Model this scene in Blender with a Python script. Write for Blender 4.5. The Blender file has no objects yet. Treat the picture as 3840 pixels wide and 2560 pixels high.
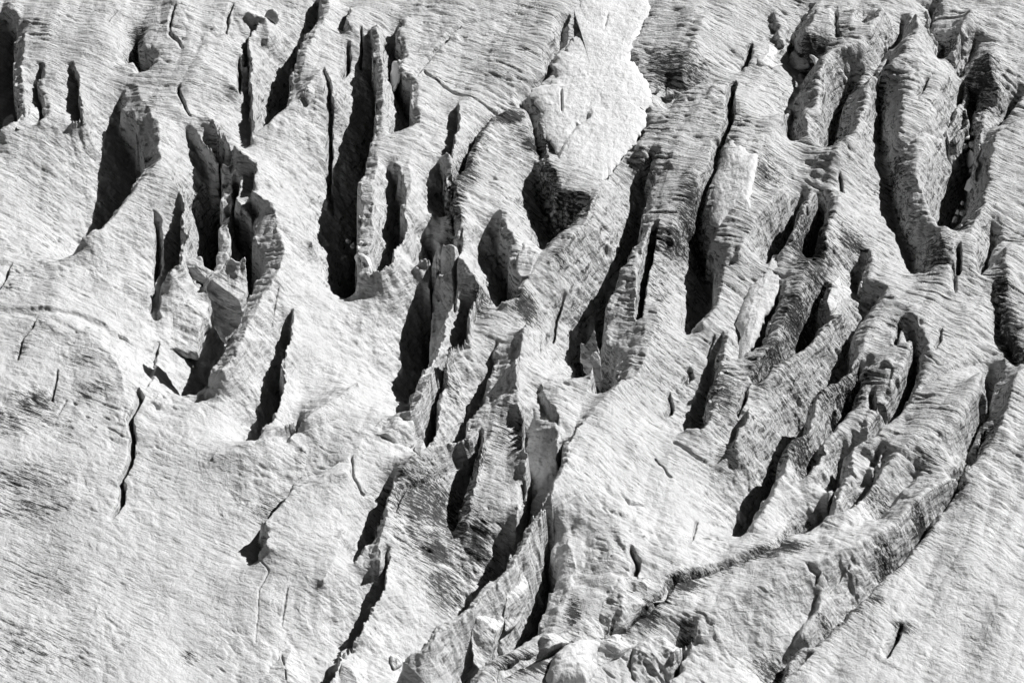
import bpy, math, random
import numpy as np

S = bpy.context.scene
C = S.collection

# ------------------------------------------------------------------ camera, sky, sun, exposure
PX = 0.04                      # metres of ice per photograph pixel at the middle of the view
ELEV = math.radians(40.0)      # how steeply the long lens looks down on the glacier
HALF = math.radians(7.0)
W, H = 3840.0, 2560.0
DIST = (W / 2 * PX) / math.tan(HALF)
EYE = np.array([0.0, -DIST * math.cos(ELEV), DIST * math.sin(ELEV)])

cam_data = bpy.data.cameras.new("camera")
cam_data.sensor_width = 36.0
cam_data.lens = 18.0 / math.tan(HALF)
cam_data.clip_start, cam_data.clip_end = 1.0, 5000.0
cam = bpy.data.objects.new("camera", cam_data)
cam.location = EYE
cam.rotation_euler = (math.pi / 2 - ELEV, 0, 0)
C.objects.link(cam)
S.camera = cam

SUN_EL, SUN_AZ = math.radians(37.0), math.radians(38.0)   # azimuth measured from +x (right) towards +y (away)
world = bpy.data.worlds.new("World")
S.world = world
world.use_nodes = True
nt = world.node_tree
bg = nt.nodes["Background"]
sky = nt.nodes.new("ShaderNodeTexSky")
sky.sky_type = 'NISHITA'
sky.sun_disc = False
sky.altitude = 3200.0            # high alpine air: a dark sky
sky.air_density = 0.7
sky.dust_density = 0.2
sky.sun_elevation = SUN_EL
sky.sun_rotation = math.pi / 2 - SUN_AZ
bw = nt.nodes.new("ShaderNodeSeparateColor")      # black-and-white picture taken through a red filter
nt.links.new(sky.outputs[0], bw.inputs[0])
nt.links.new(bw.outputs[0], bg.inputs[0])
bg.inputs[1].default_value = 0.05

sun_data = bpy.data.lights.new("sun", 'SUN')
sun_data.energy = 5.0
sun_data.angle = math.radians(0.5)
sun_data.color = (1, 1, 1)
sun = bpy.data.objects.new("sun", sun_data)
sv = np.array([math.cos(SUN_EL) * math.cos(SUN_AZ), math.cos(SUN_EL) * math.sin(SUN_AZ), math.sin(SUN_EL)])
import mathutils
sun.rotation_euler = mathutils.Vector(sv).to_track_quat('Z', 'Y').to_euler()
sun.location = tuple(sv * 300)
C.objects.link(sun)

S.view_settings.view_transform = 'Standard'
S.view_settings.look = 'None'
S.view_settings.gamma = 1.0
S.view_settings.exposure = 0.14
S.cycles.max_bounces = 4
S.cycles.diffuse_bounces = 1

# ------------------------------------------------------------------ helpers: tracing points, noise
TS = 1000.0 / 1742.0           # one survey-tile unit in photograph pixels
U = TS * PX                    # ... and in metres
COLX = {'A': 0.0, 'B': 950.0, 'C': 1900.0, 'D': 2840.0}
ROWY = {'0': 0.0, '1': 830.0, '2': 1660.0}

def src(tile, x, y):
    if tile == 'S':                # plain photograph pixels
        return x, y
    return COLX[tile[0]] + x * TS, ROWY[tile[1]] + y * TS

RIGHT = np.array([1.0, 0, 0])
FWD = np.array([0.0, math.cos(ELEV), -math.sin(ELEV)])
UPV = np.array([0.0, math.sin(ELEV), math.cos(ELEV)])

def ground(px, py, z=0.0):
    """where the sight line through a photograph point meets height z"""
    px, py, z = np.broadcast_arrays(np.asarray(px, float), np.asarray(py, float), np.asarray(z, float))
    k = math.tan(HALF) / (W / 2)
    d = FWD + RIGHT * ((px - W / 2) * k)[..., None] + UPV * (-(py - H / 2) * k)[..., None]
    t = (z - EYE[2]) / d[..., 2]
    return EYE + d * t[..., None]

rng = np.random.RandomState(7)
PERM = np.concatenate([rng.permutation(512)] * 3)
ANG = rng.rand(512) * 2 * math.pi
GX, GY = np.cos(ANG).astype(np.float32), np.sin(ANG).astype(np.float32)

def perlin(x, y, seed=0):
    x = np.asarray(x, np.float32) + np.float32(seed * 17.31 + 1000)
    y = np.asarray(y, np.float32) + np.float32(seed * 9.77 + 1000)
    xi, yi = np.floor(x).astype(np.int32), np.floor(y).astype(np.int32)
    xf, yf = x - xi, y - yi
    xi &= 511
    yi &= 511
    u = xf * xf * xf * (xf * (xf * 6 - 15) + 10)
    v = yf * yf * yf * (yf * (yf * 6 - 15) + 10)
    def g(ix, iy, fx, fy):
        h = PERM[PERM[ix] + iy]
        return GX[h] * fx + GY[h] * fy
    x1, y1 = (xi + 1) & 511, (yi + 1) & 511
    a = g(xi, yi, xf, yf)
    b = g(x1, yi, xf - 1, yf)
    c = g(xi, y1, xf, yf - 1)
    d = g(x1, y1, xf - 1, yf - 1)
    ab = a + u * (b - a)
    cd = c + u * (d - c)
    return (ab + v * (cd - ab)) * 1.5

def fbm(x, y, octaves=4, seed=0, gain=0.5):
    s = 0
    a = 1.0
    for i in range(octaves):
        s = s + a * perlin(x * 2 ** i, y * 2 ** i, seed + i)
        a *= gain
    return s

def layer_coords(x, y, z):
    """foliation of the ice: steep layers across the flow; returns (along, across, height)"""
    q = y + x * (0.56 - 0.0020 * y) + 0.22 * z
    q = q + 2.2 * perlin(x / 30, y / 34, 51) + 0.6 * perlin(x / 9, y / 10, 52) + 0.07 * perlin(x / 2.6, y / 2.6, 53)
    a = x - 0.25 * y
    return a, q, z

# ------------------------------------------------------------------ the survey: crevasses
# tile, rim points (x, y, depth share[, wall-width share]), wall width, far-slope width, depth, options
# the opening lies to the left of the rim when one walks it downwards in the photograph ('flip' for the other side)
CREV = []
def cv(tile, pts, wr, wl, D, dirt=0.0, rd=0.07, flip=False, q=1.3, tail=2.3, rl=None, up=0.0, wedge=False):
    CREV.append(dict(tile=tile, pts=pts, wr=wr * U * 1.25, wl=wl * U, D=D * U * 1.5, dirt=dirt, rd=rd, flip=flip, q=q, tail=tail, rl=rl if rl else max(wr * U * 1.3, 1.1), up=up, wedge=wedge))

# --- upper left
cv('A0', [(80,20,.3),(130,80,.8),(135,200,1),(125,330,1),(140,480,1),(150,640,1),(165,740,.8),(110,780,.5),(20,850,.3)], 40, 260, 250)
cv('A0', [(480,410,.2),(495,470,1),(520,600,1),(550,680,1),(530,760,.6),(470,780,.1)], 12, 70, 120, wedge=True)
cv('A0', [(300,420,.3),(280,520,.8),(330,640,.8),(320,740,.5),(250,790,.1)], 30, 60, 90)
cv('A0', [(950,210,.2),(965,290,.8),(1040,330,1),(1030,420,1),(965,465,.8),(880,460,.4),(800,400,0)], 50, 180, 190)
cv('A0', [(905,535,.1),(930,640,.6),(990,720,1),(1040,800,1),(1040,950,1),(1060,1060,1),(980,1130,1),(890,1240,1),(800,1330,.9),(690,1470,.95),(600,1525,.8),(520,1565,.05)], 120, 430, 560, up=0.8, wedge=True)
cv('A0', [(1340,740,.1),(1440,830,.7),(1495,900,1),(1690,1030,1),(1650,1190,1),(1790,1360,1),(1800,1500,1),(1855,1626,1),(1825,1746,1),(1735,1906,1),(1675,2046,1),(1580,2246,.9),(1500,2366,.7),(1450,2426,.4),(1410,2500,.1)], 130, 330, 470, up=2.2, wedge=True)
cv('A0', [(1495,900,.6),(1515,1000,1),(1510,1200,1),(1500,1400,1),(1490,1560,1),(1495,1700,1),(1440,1770,.8),(1370,1800,.5)], 60, 330, 470, up=-2.0)
cv('A0', [(1175,1260,0),(1195,1380,.6),(1210,1560,1),(1190,1650,1),(1180,1730,.8),(1100,1790,.3)], 12, 170, 230, wedge=True)
cv('A0', [(1185,570,.5),(1180,600,1),(1210,680,1),(1240,745,.1)], 7, 22, 70)
cv('A0', [(1570,380,.3),(1577,480,1),(1572,600,.3)], 9, 28, 90)
cv('A0', [(1690,130,.2),(1640,220,.7),(1625,320,.8),(1650,500,.8),(1640,640,.8),(1660,780,1),(1650,880,.5)], 18, 60, 110)
cv('A0', [(1150,60,.5),(1130,120,.7),(1120,210,.3)], 8, 20, 40)
cv('A0', [(1130,220,.3),(1185,260,.7),(1195,300,.2)], 10, 30, 40)
cv('A0', [(760,75,.3),(725,130,.7)], 8, 30, 30)
cv('A0', [(1525,50,.5),(1500,120,.7),(1490,210,.4)], 10, 26, 45)
# --- upper middle left
cv('B0', [(500,-80,1),(480,100,1),(400,220,1),(350,330,1),(320,440,1),(300,560,1),(290,660,1),(230,700,.8),(120,800,.6),(20,860,.2)], 60, 330, 380, wedge=True)
cv('B0', [(640,20,.5),(625,110,.9),(620,160,.4)], 15, 60, 90)
cv('B0', [(712,205,.5),(720,350,1),(715,465,.6)], 7, 18, 90)
cv('B0', [(635,320,.2),(652,400,1),(642,480,1),(610,525,.2)], 8, 45, 110)
cv('B0', [(470,470,.1),(510,560,.3),(520,700,.7),(525,900,1),(520,1040,.8),(520,1290,.2)], 9, 45, 140)
cv('B0', [(825,185,.05),(830,300,.5),(835,480,.8),(850,620,1),(850,760,1),(840,900,1),(810,1040,1,2),(800,1150,1,2),(790,1300,1,2),(770,1560,1,2),(770,1640,1,2),(765,1720,.9),(755,1790,.4)], 45, 340, 480, wedge=True)
cv('B0', [(930,1060,.3),(965,1090,1),(985,1250,1),(1000,1400,1),(1000,1470,1),(975,1560,.9),(930,1650,.7),(900,1720,.4),(780,1780,.2)], 22, 180, 320, wedge=True)
cv('B0', [(1020,100,.2),(960,190,.5),(985,280,.8),(1005,340,1),(990,400,1),(990,450,.8),(1075,520,1),(1080,680,1),(1090,770,.8),(1030,830,.4),(920,860,.1)], 40, 115, 240)
cv('B0', [(1740,90,.1),(1380,150,.3),(1290,230,.8),(1200,340,.7),(1110,430,.6),(1080,480,.5)], 12, 34, 42)
cv('B0', [(1130,460,.4),(1250,540,.8),(1400,610,.6),(1570,710,.3)], 8, 26, 28)
cv('B0', [(1355,640,.2),(1360,760,.8),(1330,860,1),(1310,960,.8),(1300,1010,.3)], 9, 66, 95)
cv('B0', [(1265,1000,.2),(1300,1130,1),(1325,1250,1),(1370,1350,1),(1365,1450,1),(1340,1510,.4)], 45, 85, 190)
cv('B0', [(1700,690,.3),(1590,740,.6),(1530,840,.7),(1450,980,.8),(1400,1100,.9),(1360,1180,1),(1345,1300,.8),(1370,1380,.4)], 50, 70, 100, dirt=.7)
cv('C1', [(0,-90,0),(10,20,.6),(55,130,.9),(70,230,1),(150,330,1),(110,400,1),(60,510,.7),(-20,540,.2)], 45, 230, 300)
# --- the wide snow patch's margins
cv('C0', [(400,150,.6),(390,280,.7),(330,360,.8),(320,480,.8),(140,600,.5),(220,740,.6),(240,880,.7),(270,980,.7)], 40, 60, 70, dirt=.2)
cv('C0', [(960,60,.3),(880,200,.5),(830,320,.8),(900,450,.6),(960,600,.8),(950,720,.8),(920,850,1),(870,950,.6)], 50, 60, 110, rd=.25)
cv('C0', [(280,1000,.2),(320,1100,1),(350,1230,1),(560,1290,1),(500,1390,1),(400,1500,.9),(280,1560,.5)], 50, 110, 270, dirt=.6)
cv('C0', [(870,945,.3),(985,925,.8,.5),(1040,1000,1),(1060,1090,1),(1010,1260,1),(985,1430,1),(960,1540,1),(850,1716,1),(865,1900,1,2),(875,2040,1,2.2),(930,2206,1,2.2),(890,2396,1,1.8),(800,2480,.9),(730,2510,.7),(640,2570,.2)], 105, 310, 460, up=0.6, wedge=True)
cv('C1', [(985,20,.3),(970,120,.7),(930,300,1),(910,450,1),(885,585,.3)], 12, 50, 300, up=-0.8)
cv('C1', [(375,510,.1),(345,640,.8),(320,770,.5)], 8, 28, 100)
cv('C1', [(490,790,.6),(520,860,.9),(500,970,.8)], 14, 50, 120)
cv('C1', [(1310,-20,.3),(1385,30,.9),(1370,120,1),(1435,200,1),(1420,360,1),(1380,480,1),(1330,600,.7),(1290,640,.2)], 50, 75, 270)
cv('C1', [(1450,690,.4),(1430,850,1),(1400,950,1),(1380,1050,1),(1340,1200,1),(1320,1310,.9),(1260,1340,.6),(1190,1350,.3)], 40, 170, 240, wedge=True)
cv('C1', [(1080,1110,.4),(1100,1170,1),(1090,1240,.9),(1060,1255,.5)], 12, 26, 90)
cv('C1', [(1370,720,0),(1350,780,.7),(1320,870,.4)], 6, 12, 45)
cv('C1', [(1590,1080,.3),(1570,1180,.8),(1530,1260,.3)], 15, 30, 70)
cv('C1', [(1590,1220,.2),(1550,1330,1),(1490,1440,.3)], 15, 60, 130)
cv('C1', [(240,1080,.3),(300,1180,.6),(330,1270,.3)], 30, 70, 60)
cv('C1', [(1215,970,.4),(1230,1010,.8),(1180,1050,.3)], 12, 30, 40)
cv('C0', [(1505,570,.5),(1490,680,1),(1480,800,1),(1440,890,.7)], 20, 45, 150)
cv('C0', [(1425,920,.5),(1405,1060,.8),(1335,1200,.9),(1310,1400,1),(1310,1560,1)], 40, 50, 110, dirt=.4, rd=.2)
cv('C0', [(1612,300,.6),(1602,380,.8),(1580,425,.3)], 12, 45, 100)
# --- ribs of the upper right
R_ = dict(rd=.3, q=1.5, rl=3.6)
cv('D0', [(520,60,.3),(530,130,.6),(550,210,.4)], 16, 45, 65, **R_)
cv('D0', [(740,10,.3),(737,100,1),(725,170,.4)], 6, 60, 169)
cv('D0', [(1215,0,.8),(1200,100,.8),(1180,190,.8),(1240,270,.5),(1260,370,.3)], 34, 90, 226, dirt=.3, **R_)
cv('D0', [(1010,80,.3),(985,190,.6),(965,260,.8),(925,310,.6),(810,420,.3)], 34, 105, 188, **R_)
cv('D0', [(270,180,.5),(240,240,.8),(300,330,.5),(400,400,.8),(350,440,.5),(265,600,.4),(262,700,.7),(265,850,1),(270,900,.4)], 20, 90, 197, dirt=.3, **R_)
cv('D0', [(700,490,.4),(640,580,.9),(605,680,1),(580,780,1),(575,880,1),(545,945,.5)], 50, 112, 301, dirt=.5, rd=.2)
cv('D0', [(800,460,.3),(815,560,.6),(830,680,.8),(835,800,.9),(845,870,.8),(870,970,.4),(890,1000,.5),(893,1100,.7),(920,1250,.9),(960,1340,.9),(985,1420,.8),(1020,1500,.7),(1060,1560,.8),(1080,1650,.7),(1095,1730,.3)], 20, 90, 206, dirt=.3, **R_)
cv('D0', [(1480,560,.3),(1480,700,.5),(1475,830,.7),(1480,900,.9),(1455,1000,1),(1440,1120,1),(1420,1250,1),(1390,1360,1),(1320,1460,.9),(1290,1530,.6)], 50, 150, 414, dirt=.3, rd=.15)
cv('D0', [(1390,640,.3),(1390,720,.8),(1340,780,.8),(1310,830,.5)], 20, 90, 169, dirt=.5)
cv('D0', [(1360,550,.3),(1350,660,.6)], 9, 45, 84)
cv('D0', [(1740,600,.5),(1660,700,.8),(1620,750,.6)], 24, 67, 226, dirt=.5)
cv('D0', [(1260,900,.4),(1270,1050,.8)], 12, 45, 84, **R_)
cv('D0', [(1115,510,.4),(1095,570,.6),(1060,610,.2)], 7, 37, 65, **R_)
cv('D0', [(330,1210,.4),(312,1300,1),(270,1400,1),(230,1510,1),(180,1580,.8),(130,1640,.4)], 14, 135, 357)
cv('D0', [(455,1220,.3),(485,1290,1),(440,1420,1),(400,1560,1),(380,1610,.7)], 24, 112, 377)
cv('D0', [(550,1170,.5),(565,1250,.7)], 7, 30, 55)
cv('D0', [(1370,280,.3),(1380,420,.6),(1360,470,.5)], 34, 90, 150, rd=.25)
cv('D0', [(390,10,.4),(350,60,.6),(260,190,.5)], 24, 90, 131, **R_)
cv('D0', [(110,60,.5),(150,200,.7),(170,290,.7)], 20, 90, 131, **R_)
cv('D0', [(1440,290,.3),(1400,370,.8),(1375,470,.7)], 20, 90, 169, **R_)
cv('D0', [(980,930,.2),(1110,820,.4),(1170,860,.3)], 12, 45, 37)
cv('S', [(3027,20,.4),(2990,90,.8),(2926,176,.6)], 16, 90, 130, **R_)
cv('S', [(2716,311,.5),(2628,311,.7),(2527,365,.8),(2500,400,.4)], 18, 90, 110, **R_)
cv('S', [(2830,180,.4),(2815,220,.9),(2790,250,.5)], 14, 90, 130, **R_)
cv('S', [(3040,255,.5),(3030,300,.8),(2985,370,.7),(2920,440,.5)], 16, 90, 110, **R_)
cv('S', [(3640,320,.5),(3590,420,.8),(3560,480,.6)], 18, 90, 130, **R_)
cv('S', [(2420,60,.4),(2400,120,.6),(2370,170,.4)], 18, 90, 90, **R_)
cv('S', [(3330,140,.5),(3350,220,.7),(3330,270,.4)], 16, 90, 100, **R_)
cv('S', [(3480,20,.6),(3500,110,.8),(3530,150,.5)], 16, 90, 110, **R_)
# --- right centre
cv('D1', [(185,400,.3),(165,480,.8),(150,570,1),(110,680,1),(40,780,.8),(-60,860,.4)], 40, 85, 190)
cv('D1', [(500,390,.2,1.5),(465,520,.6,1.5),(480,620,.9),(400,710,1),(300,810,1),(220,870,.9),(150,940,.6),(40,1040,.3)], 30, 160, 250)
cv('D1', [(760,370,.2),(870,440,.7),(850,560,.9,2),(730,700,.9,2),(680,850,1),(600,960,1),(520,1030,1),(420,1110,1),(400,1200,1),(380,1300,1),(320,1370,1),(230,1430,1),(215,1520,1),(170,1650,1),(100,1770,.9),(20,1910,.6),(-30,1970,.2)], 60, 300, 330, wedge=True)
cv('D1', [(720,940,.3),(705,1050,1),(650,1180,1),(580,1270,.7),(500,1380,.8),(460,1440,.5)], 34, 90, 230, up=-1.5)
cv('D1', [(1060,680,.3),(1085,770,.9),(1065,900,1),(1050,1030,1),(1000,1130,.8),(940,1230,.8),(870,1280,.7),(800,1330,.6),(770,1380,.5)], 26, 100, 260)
cv('D1', [(950,660,.4),(950,720,1),(925,780,.4)], 9, 35, 80, up=-0.6)
cv('D1', [(720,150,.2),(722,230,1),(705,310,1),(685,400,.6)], 9, 80, 200)
cv('D1', [(1580,30,.2),(1595,100,.7),(1560,200,1),(1520,290,1),(1490,335,.3)], 30, 65, 160, rd=.2)
cv('D1', [(1335,170,.5),(1337,250,1),(1320,335,.5)], 7, 45, 100)
cv('D1', [(1290,300,.4),(1300,380,.7),(1305,460,.2)], 14, 30, 40)
cv('D1', [(1600,400,.3),(1640,560,.6),(1650,680,.8),(1700,790,.8),(1760,900,.6)], 40, 60, 90, dirt=.7)
cv('D1', [(1605,910,.3),(1617,1000,1),(1605,1090,1),(1585,1170,1),(1560,1260,1),(1500,1360,.9),(1440,1460,.6)], 45, 105, 200, dirt=.3, rd=.2)
cv('D1', [(1205,720,.4),(1205,790,.8),(1180,830,.4)], 8, 20, 40)
cv('D1', [(770,1100,.5),(775,1180,.9),(840,1240,.8),(860,1270,.5)], 15, 40, 70)
cv('D1', [(1540,890,.2),(1380,960,.5),(1200,1010,.5),(1100,1060,.5)], 14, 26, 26)
cv('D2', [(1560,-90,.6),(1500,30,.8),(1400,180,.7),(1340,350,.6),(1220,460,.3),(1110,620,.8),(990,750,.7),(830,900,.7),(700,1030,.7),(600,1160,.5),(400,1330,.6),(270,1350,.6),(170,1540,.5)], 50, 110, 190, dirt=.5, rd=.1)
cv('D2', [(770,-66,.6),(640,20,1),(600,180,1),(560,320,1),(520,400,1),(430,490,.7),(350,560,.3)], 50, 170, 260)
cv('D2', [(460,-60,.5),(440,60,1),(380,170,.9),(320,225,.3)], 30, 75, 170, up=-1.5)
cv('S', [(3032,1970,.3),(2929,2047,.7),(2838,2086,.7),(2683,2138,.6),(2592,2177,.4)], 25, 60, 70, dirt=.8)
cv('D2', [(840,60,.3),(780,230,.6),(700,340,.8),(620,420,.7),(515,470,.4)], 36, 90, 150, dirt=.3, rd=.2)
cv('D2', [(1060,200,.4),(960,320,.4),(880,400,.8),(790,490,.3)], 25, 90, 110, rd=.2)
cv('D2', [(945,1210,.3),(942,1260,1),(880,1370,.6)], 16, 45, 70, dirt=.3)
cv('D2', [(430,980,.5),(400,1070,.8),(340,1150,.8),(290,1250,.6)], 30, 100, 90)
cv('D2', [(350,800,.4),(425,850,.9),(400,890,.5)], 12, 40, 40)
cv('D2', [(330,1410,.4),(290,1450,.9),(200,1520,.7)], 15, 60, 60)
cv('D2', [(590,830,.3),(550,900,.6),(500,960,.3)], 12, 40, 40)
# --- left centre and lower left
cv('A1', [(920,1090,.3),(945,1130,.9),(900,1230,.9),(870,1290,.9),(887,1400,1),(882,1500,1),(855,1590,1),(810,1690,.9),(825,1720,.9),(810,1840,1),(780,1900,.8),(745,1930,.1)], 7, 40, 110)
cv('A1', [(1050,870,.6),(1030,960,.5),(970,1050,.3)], 22, 90, 50)
cv('A1', [(250,630,.4),(220,700,.6),(150,760,.6),(130,880,.6)], 7, 18, 28, dirt=.6)
cv('A1', [(385,960,.4),(375,1050,.8),(350,1140,.5)], 6, 18, 34)
cv('A1', [(80,280,.3),(60,330,.7),(10,420,.5)], 8, 40, 45)
cv('A1', [(0,550,.3),(300,560,.5),(560,590,.6),(650,640,.5),(760,710,.3)], 30, 170, 26)
cv('A1', [(430,1150,.3),(390,1230,.6)], 6, 14, 20)
cv('A1', [(1000,0,.6),(1000,150,.9),(1010,250,1),(990,450,1),(985,560,.8),(1000,600,.3)], 25, 40, 120, flip=True)
# --- the middle
cv('B1', [(270,560,.05),(250,700,.7),(225,800,1),(205,940,1),(200,1050,1),(170,1150,1),(120,1280,.8),(30,1410,.2)], 14, 160, 260, wedge=True)
cv('B1', [(320,1240,.3),(325,1300,1),(290,1370,.9),(250,1425,.3)], 10, 70, 110)
cv('B1', [(165,440,.5),(150,520,.7),(125,680,.2)], 5, 10, 22)
cv('B1', [(1195,110,.2),(1270,130,.6,.7),(1360,230,.9),(1440,330,1),(1470,400,1),(1440,560,1),(1390,700,1),(1310,840,1,.8),(1220,940,1,.6),(1160,1040,1,.5),(1080,1170,.9,.4),(1020,1250,.5,.3),(920,1260,.1,.3)], 165, 440, 170, up=1.2)
cv('B1', [(1200,110,.3),(1218,300,.9),(1212,600,1),(1200,800,1),(1170,950,.9),(1150,1000,.6),(1060,1160,.3)], 30, 300, 330, up=-5.0)
cv('B1', [(1365,60,.3),(1335,300,.8),(1325,590,.3)], 10, 24, 60)
cv('B1', [(1490,540,.3),(1450,700,.8),(1410,840,1),(1300,980,.8),(1250,1070,.5)], 40, 70, 130, up=-1.5)
cv('B1', [(1720,790,.6),(1690,890,.8),(1640,960,.9),(1610,1080,1),(1560,1210,1),(1500,1310,1),(1430,1420,.9),(1290,1500,.6),(1170,1515,.3)], 100, 220, 280, up=-0.8, wedge=True)
cv('B1', [(1260,1060,.4),(1220,1180,.9),(1215,1300,1),(1200,1400,1),(1150,1500,.7)], 20, 120, 200, up=-2.5)
cv('B1', [(30,1440,.2),(300,1380,.4),(430,1340,.6),(520,1290,.5)], 8, 60, 30, flip=True)
cv('B2', [(1560,-96,.3),(1545,0,.8),(1520,100,.9),(1455,280,.8),(1418,400,.5),(1390,490,.2)], 60, 115, 190)
cv('C2', [(80,-130,.3),(100,30,.7),(135,150,1),(130,270,1),(100,420,.7)], 20, 110, 130, flip=True)
cv('C2', [(430,-20,.1),(390,110,.6),(345,230,.9),(290,350,1),(240,440,1),(160,570,1),(100,660,1),(20,790,1),(-75,900,1),(-155,1000,1),(-215,1070,1),(-325,1120,1),(-415,1200,.9),(-495,1310,.7),(-655,1430,.3)], 42, 520, 380, up=5.0)
cv('C2', [(185,370,.3),(155,450,.8),(142,560,.5)], 12, 50, 120)
cv('B2', [(930,200,.3),(912,280,.9),(880,380,1),(830,500,1),(800,590,1),(740,680,.8),(680,750,.2)], 9, 85, 160, wedge=True)
cv('B2', [(890,670,.1),(900,740,.5),(880,800,.8),(880,900,1),(820,1010,1),(760,1130,1),(720,1210,1),(650,1320,.9),(600,1340,.5)], 12, 95, 170, wedge=True)
cv('B2', [(580,1370,.6),(545,1500,1),(510,1570,1),(480,1640,1)], 12, 70, 170)
cv('B2', [(550,150,.2),(430,210,.4),(320,240,.6),(270,300,.7),(250,360,.7),(170,410,.7),(160,450,.7),(80,540,.7),(98,650,1),(50,715,.8)], 20, 130, 110, dirt=.3)
cv('B2', [(655,120,.5),(665,230,.6),(720,320,.5)], 8, 20, 30)
cv('B2', [(230,960,.3),(215,1080,.7),(200,1190,.2)], 5, 10, 20)
cv('B2', [(1375,120,.2),(1180,240,.6),(1000,310,.7),(940,420,.4)], 10, 30, 34, dirt=.2)
cv('B2', [(45,760,.4),(105,840,.7),(50,960,.5),(20,1300,.3)], 3, 8, 14)
cv('C2', [(420,560,.1),(400,650,.5),(440,740,.8),(440,850,1),(400,960,1),(370,1080,1),(290,1230,1,.6),(240,1260,.9,.5),(100,1330,.8,.5),(0,1400,.6,.5),(-120,1480,.5,.5),(-200,1560,.5,.5)], 120, 260, 350, up=0.5)
cv('C2', [(1350,830,.3),(1250,870,.6),(1120,930,.8),(1050,1020,.8),(960,1080,.6),(880,1150,.8),(800,1220,.8),(680,1260,.6)], 25, 45, 70, dirt=1)
cv('C2', [(430,1290,.3),(330,1360,.7),(200,1450,.8),(0,1540,.8)], 25, 45, 80, dirt=1)
cv('C2', [(1240,1270,.5),(1200,1320,.9),(1170,1420,1),(1110,1500,1),(1080,1570,.9)], 25, 70, 170)
cv('C2', [(840,710,.5),(872,760,1),(857,860,.7)], 12, 46, 80)
cv('C2', [(1250,500,.3),(1235,580,.8),(1205,655,.3)], 5, 14, 40)
cv('C2', [(750,345,.5),(790,395,.8),(875,395,.4)], 8, 26, 26, flip=True)
cv('C2', [(980,110,.4),(1040,170,.6),(1075,230,.7)], 6, 16, 24)
cv('C2', [(1115,0,.4),(1220,60,.7),(1290,100,.3)], 10, 30, 30)

# --- fine cracks that open everywhere along the crevasse direction
rnd = random.Random(5)
for i in range(0):
    px, py = rnd.uniform(20, W - 20), rnd.uniform(20, H - 20)
    lean = -0.15 - 0.75 * (px / W) * (py / H) - 0.25 * (py / H) + rnd.uniform(-.3, .3)
    n = rnd.choice((4, 5, 6, 8))
    st = rnd.uniform(12, 32)
    pts = []
    for j in range(n):
        pts.append(((px - COLX['A']) / TS, py / TS, 0.2 if j in (0, n - 1) else rnd.uniform(.6, 1)))
        px += st * (lean + rnd.uniform(-.6, .6))
        py += st
    cv('A0', pts, rnd.uniform(2, 3.5), rnd.uniform(4, 16), rnd.uniform(7, 18), rd=.04)

def place(c):
    pts = c['pts']
    sx = np.array([src(c['tile'], p[0], p[1]) for p in pts])
    c['d'] = np.array([p[2] for p in pts]) ** 0.6
    c['w'] = np.array([p[3] if len(p) > 3 else 1.0 for p in pts])
    if c['wedge']:
        # shallow at the head, deepest at the lower end, where the near rim closes it off
        ds = np.hypot(*np.diff(sx, axis=0).T)
        sl = np.concatenate([[0], ds.cumsum()]) / ds.sum()
        c['d'] = c['d'] ** 0.6 * (0.30 + 0.70 * np.clip(sl / 0.55, 0, 1)) * (1 + .15 * np.clip(sl * 2 - 1, 0, 1))
        c['d'][-1] = min(c['d'][-1], .1)
        tx, ty = np.gradient(sx[:, 0]), np.gradient(sx[:, 1])
        c['w'] = c['w'] * np.where(tx < -.75 * np.abs(ty), .4, 1.0)
    c['big'] = c['D'] > 2.6 and c['wl'] > 58 * U
    z = c['up'] * np.clip(c['d'] * 1.5, 0, 1) if c['up'] > 0 else np.full(len(pts), c['up'])
    z = z - (c['rd'] if c['rd'] > .12 else 0) * c['D'] * c['d']
    c['z'] = z
    g = ground(sx[:, 0], sx[:, 1], z)
    c['P'] = g[:, :2]
    c['sx'] = sx

for c in CREV:
    place(c)

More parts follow.
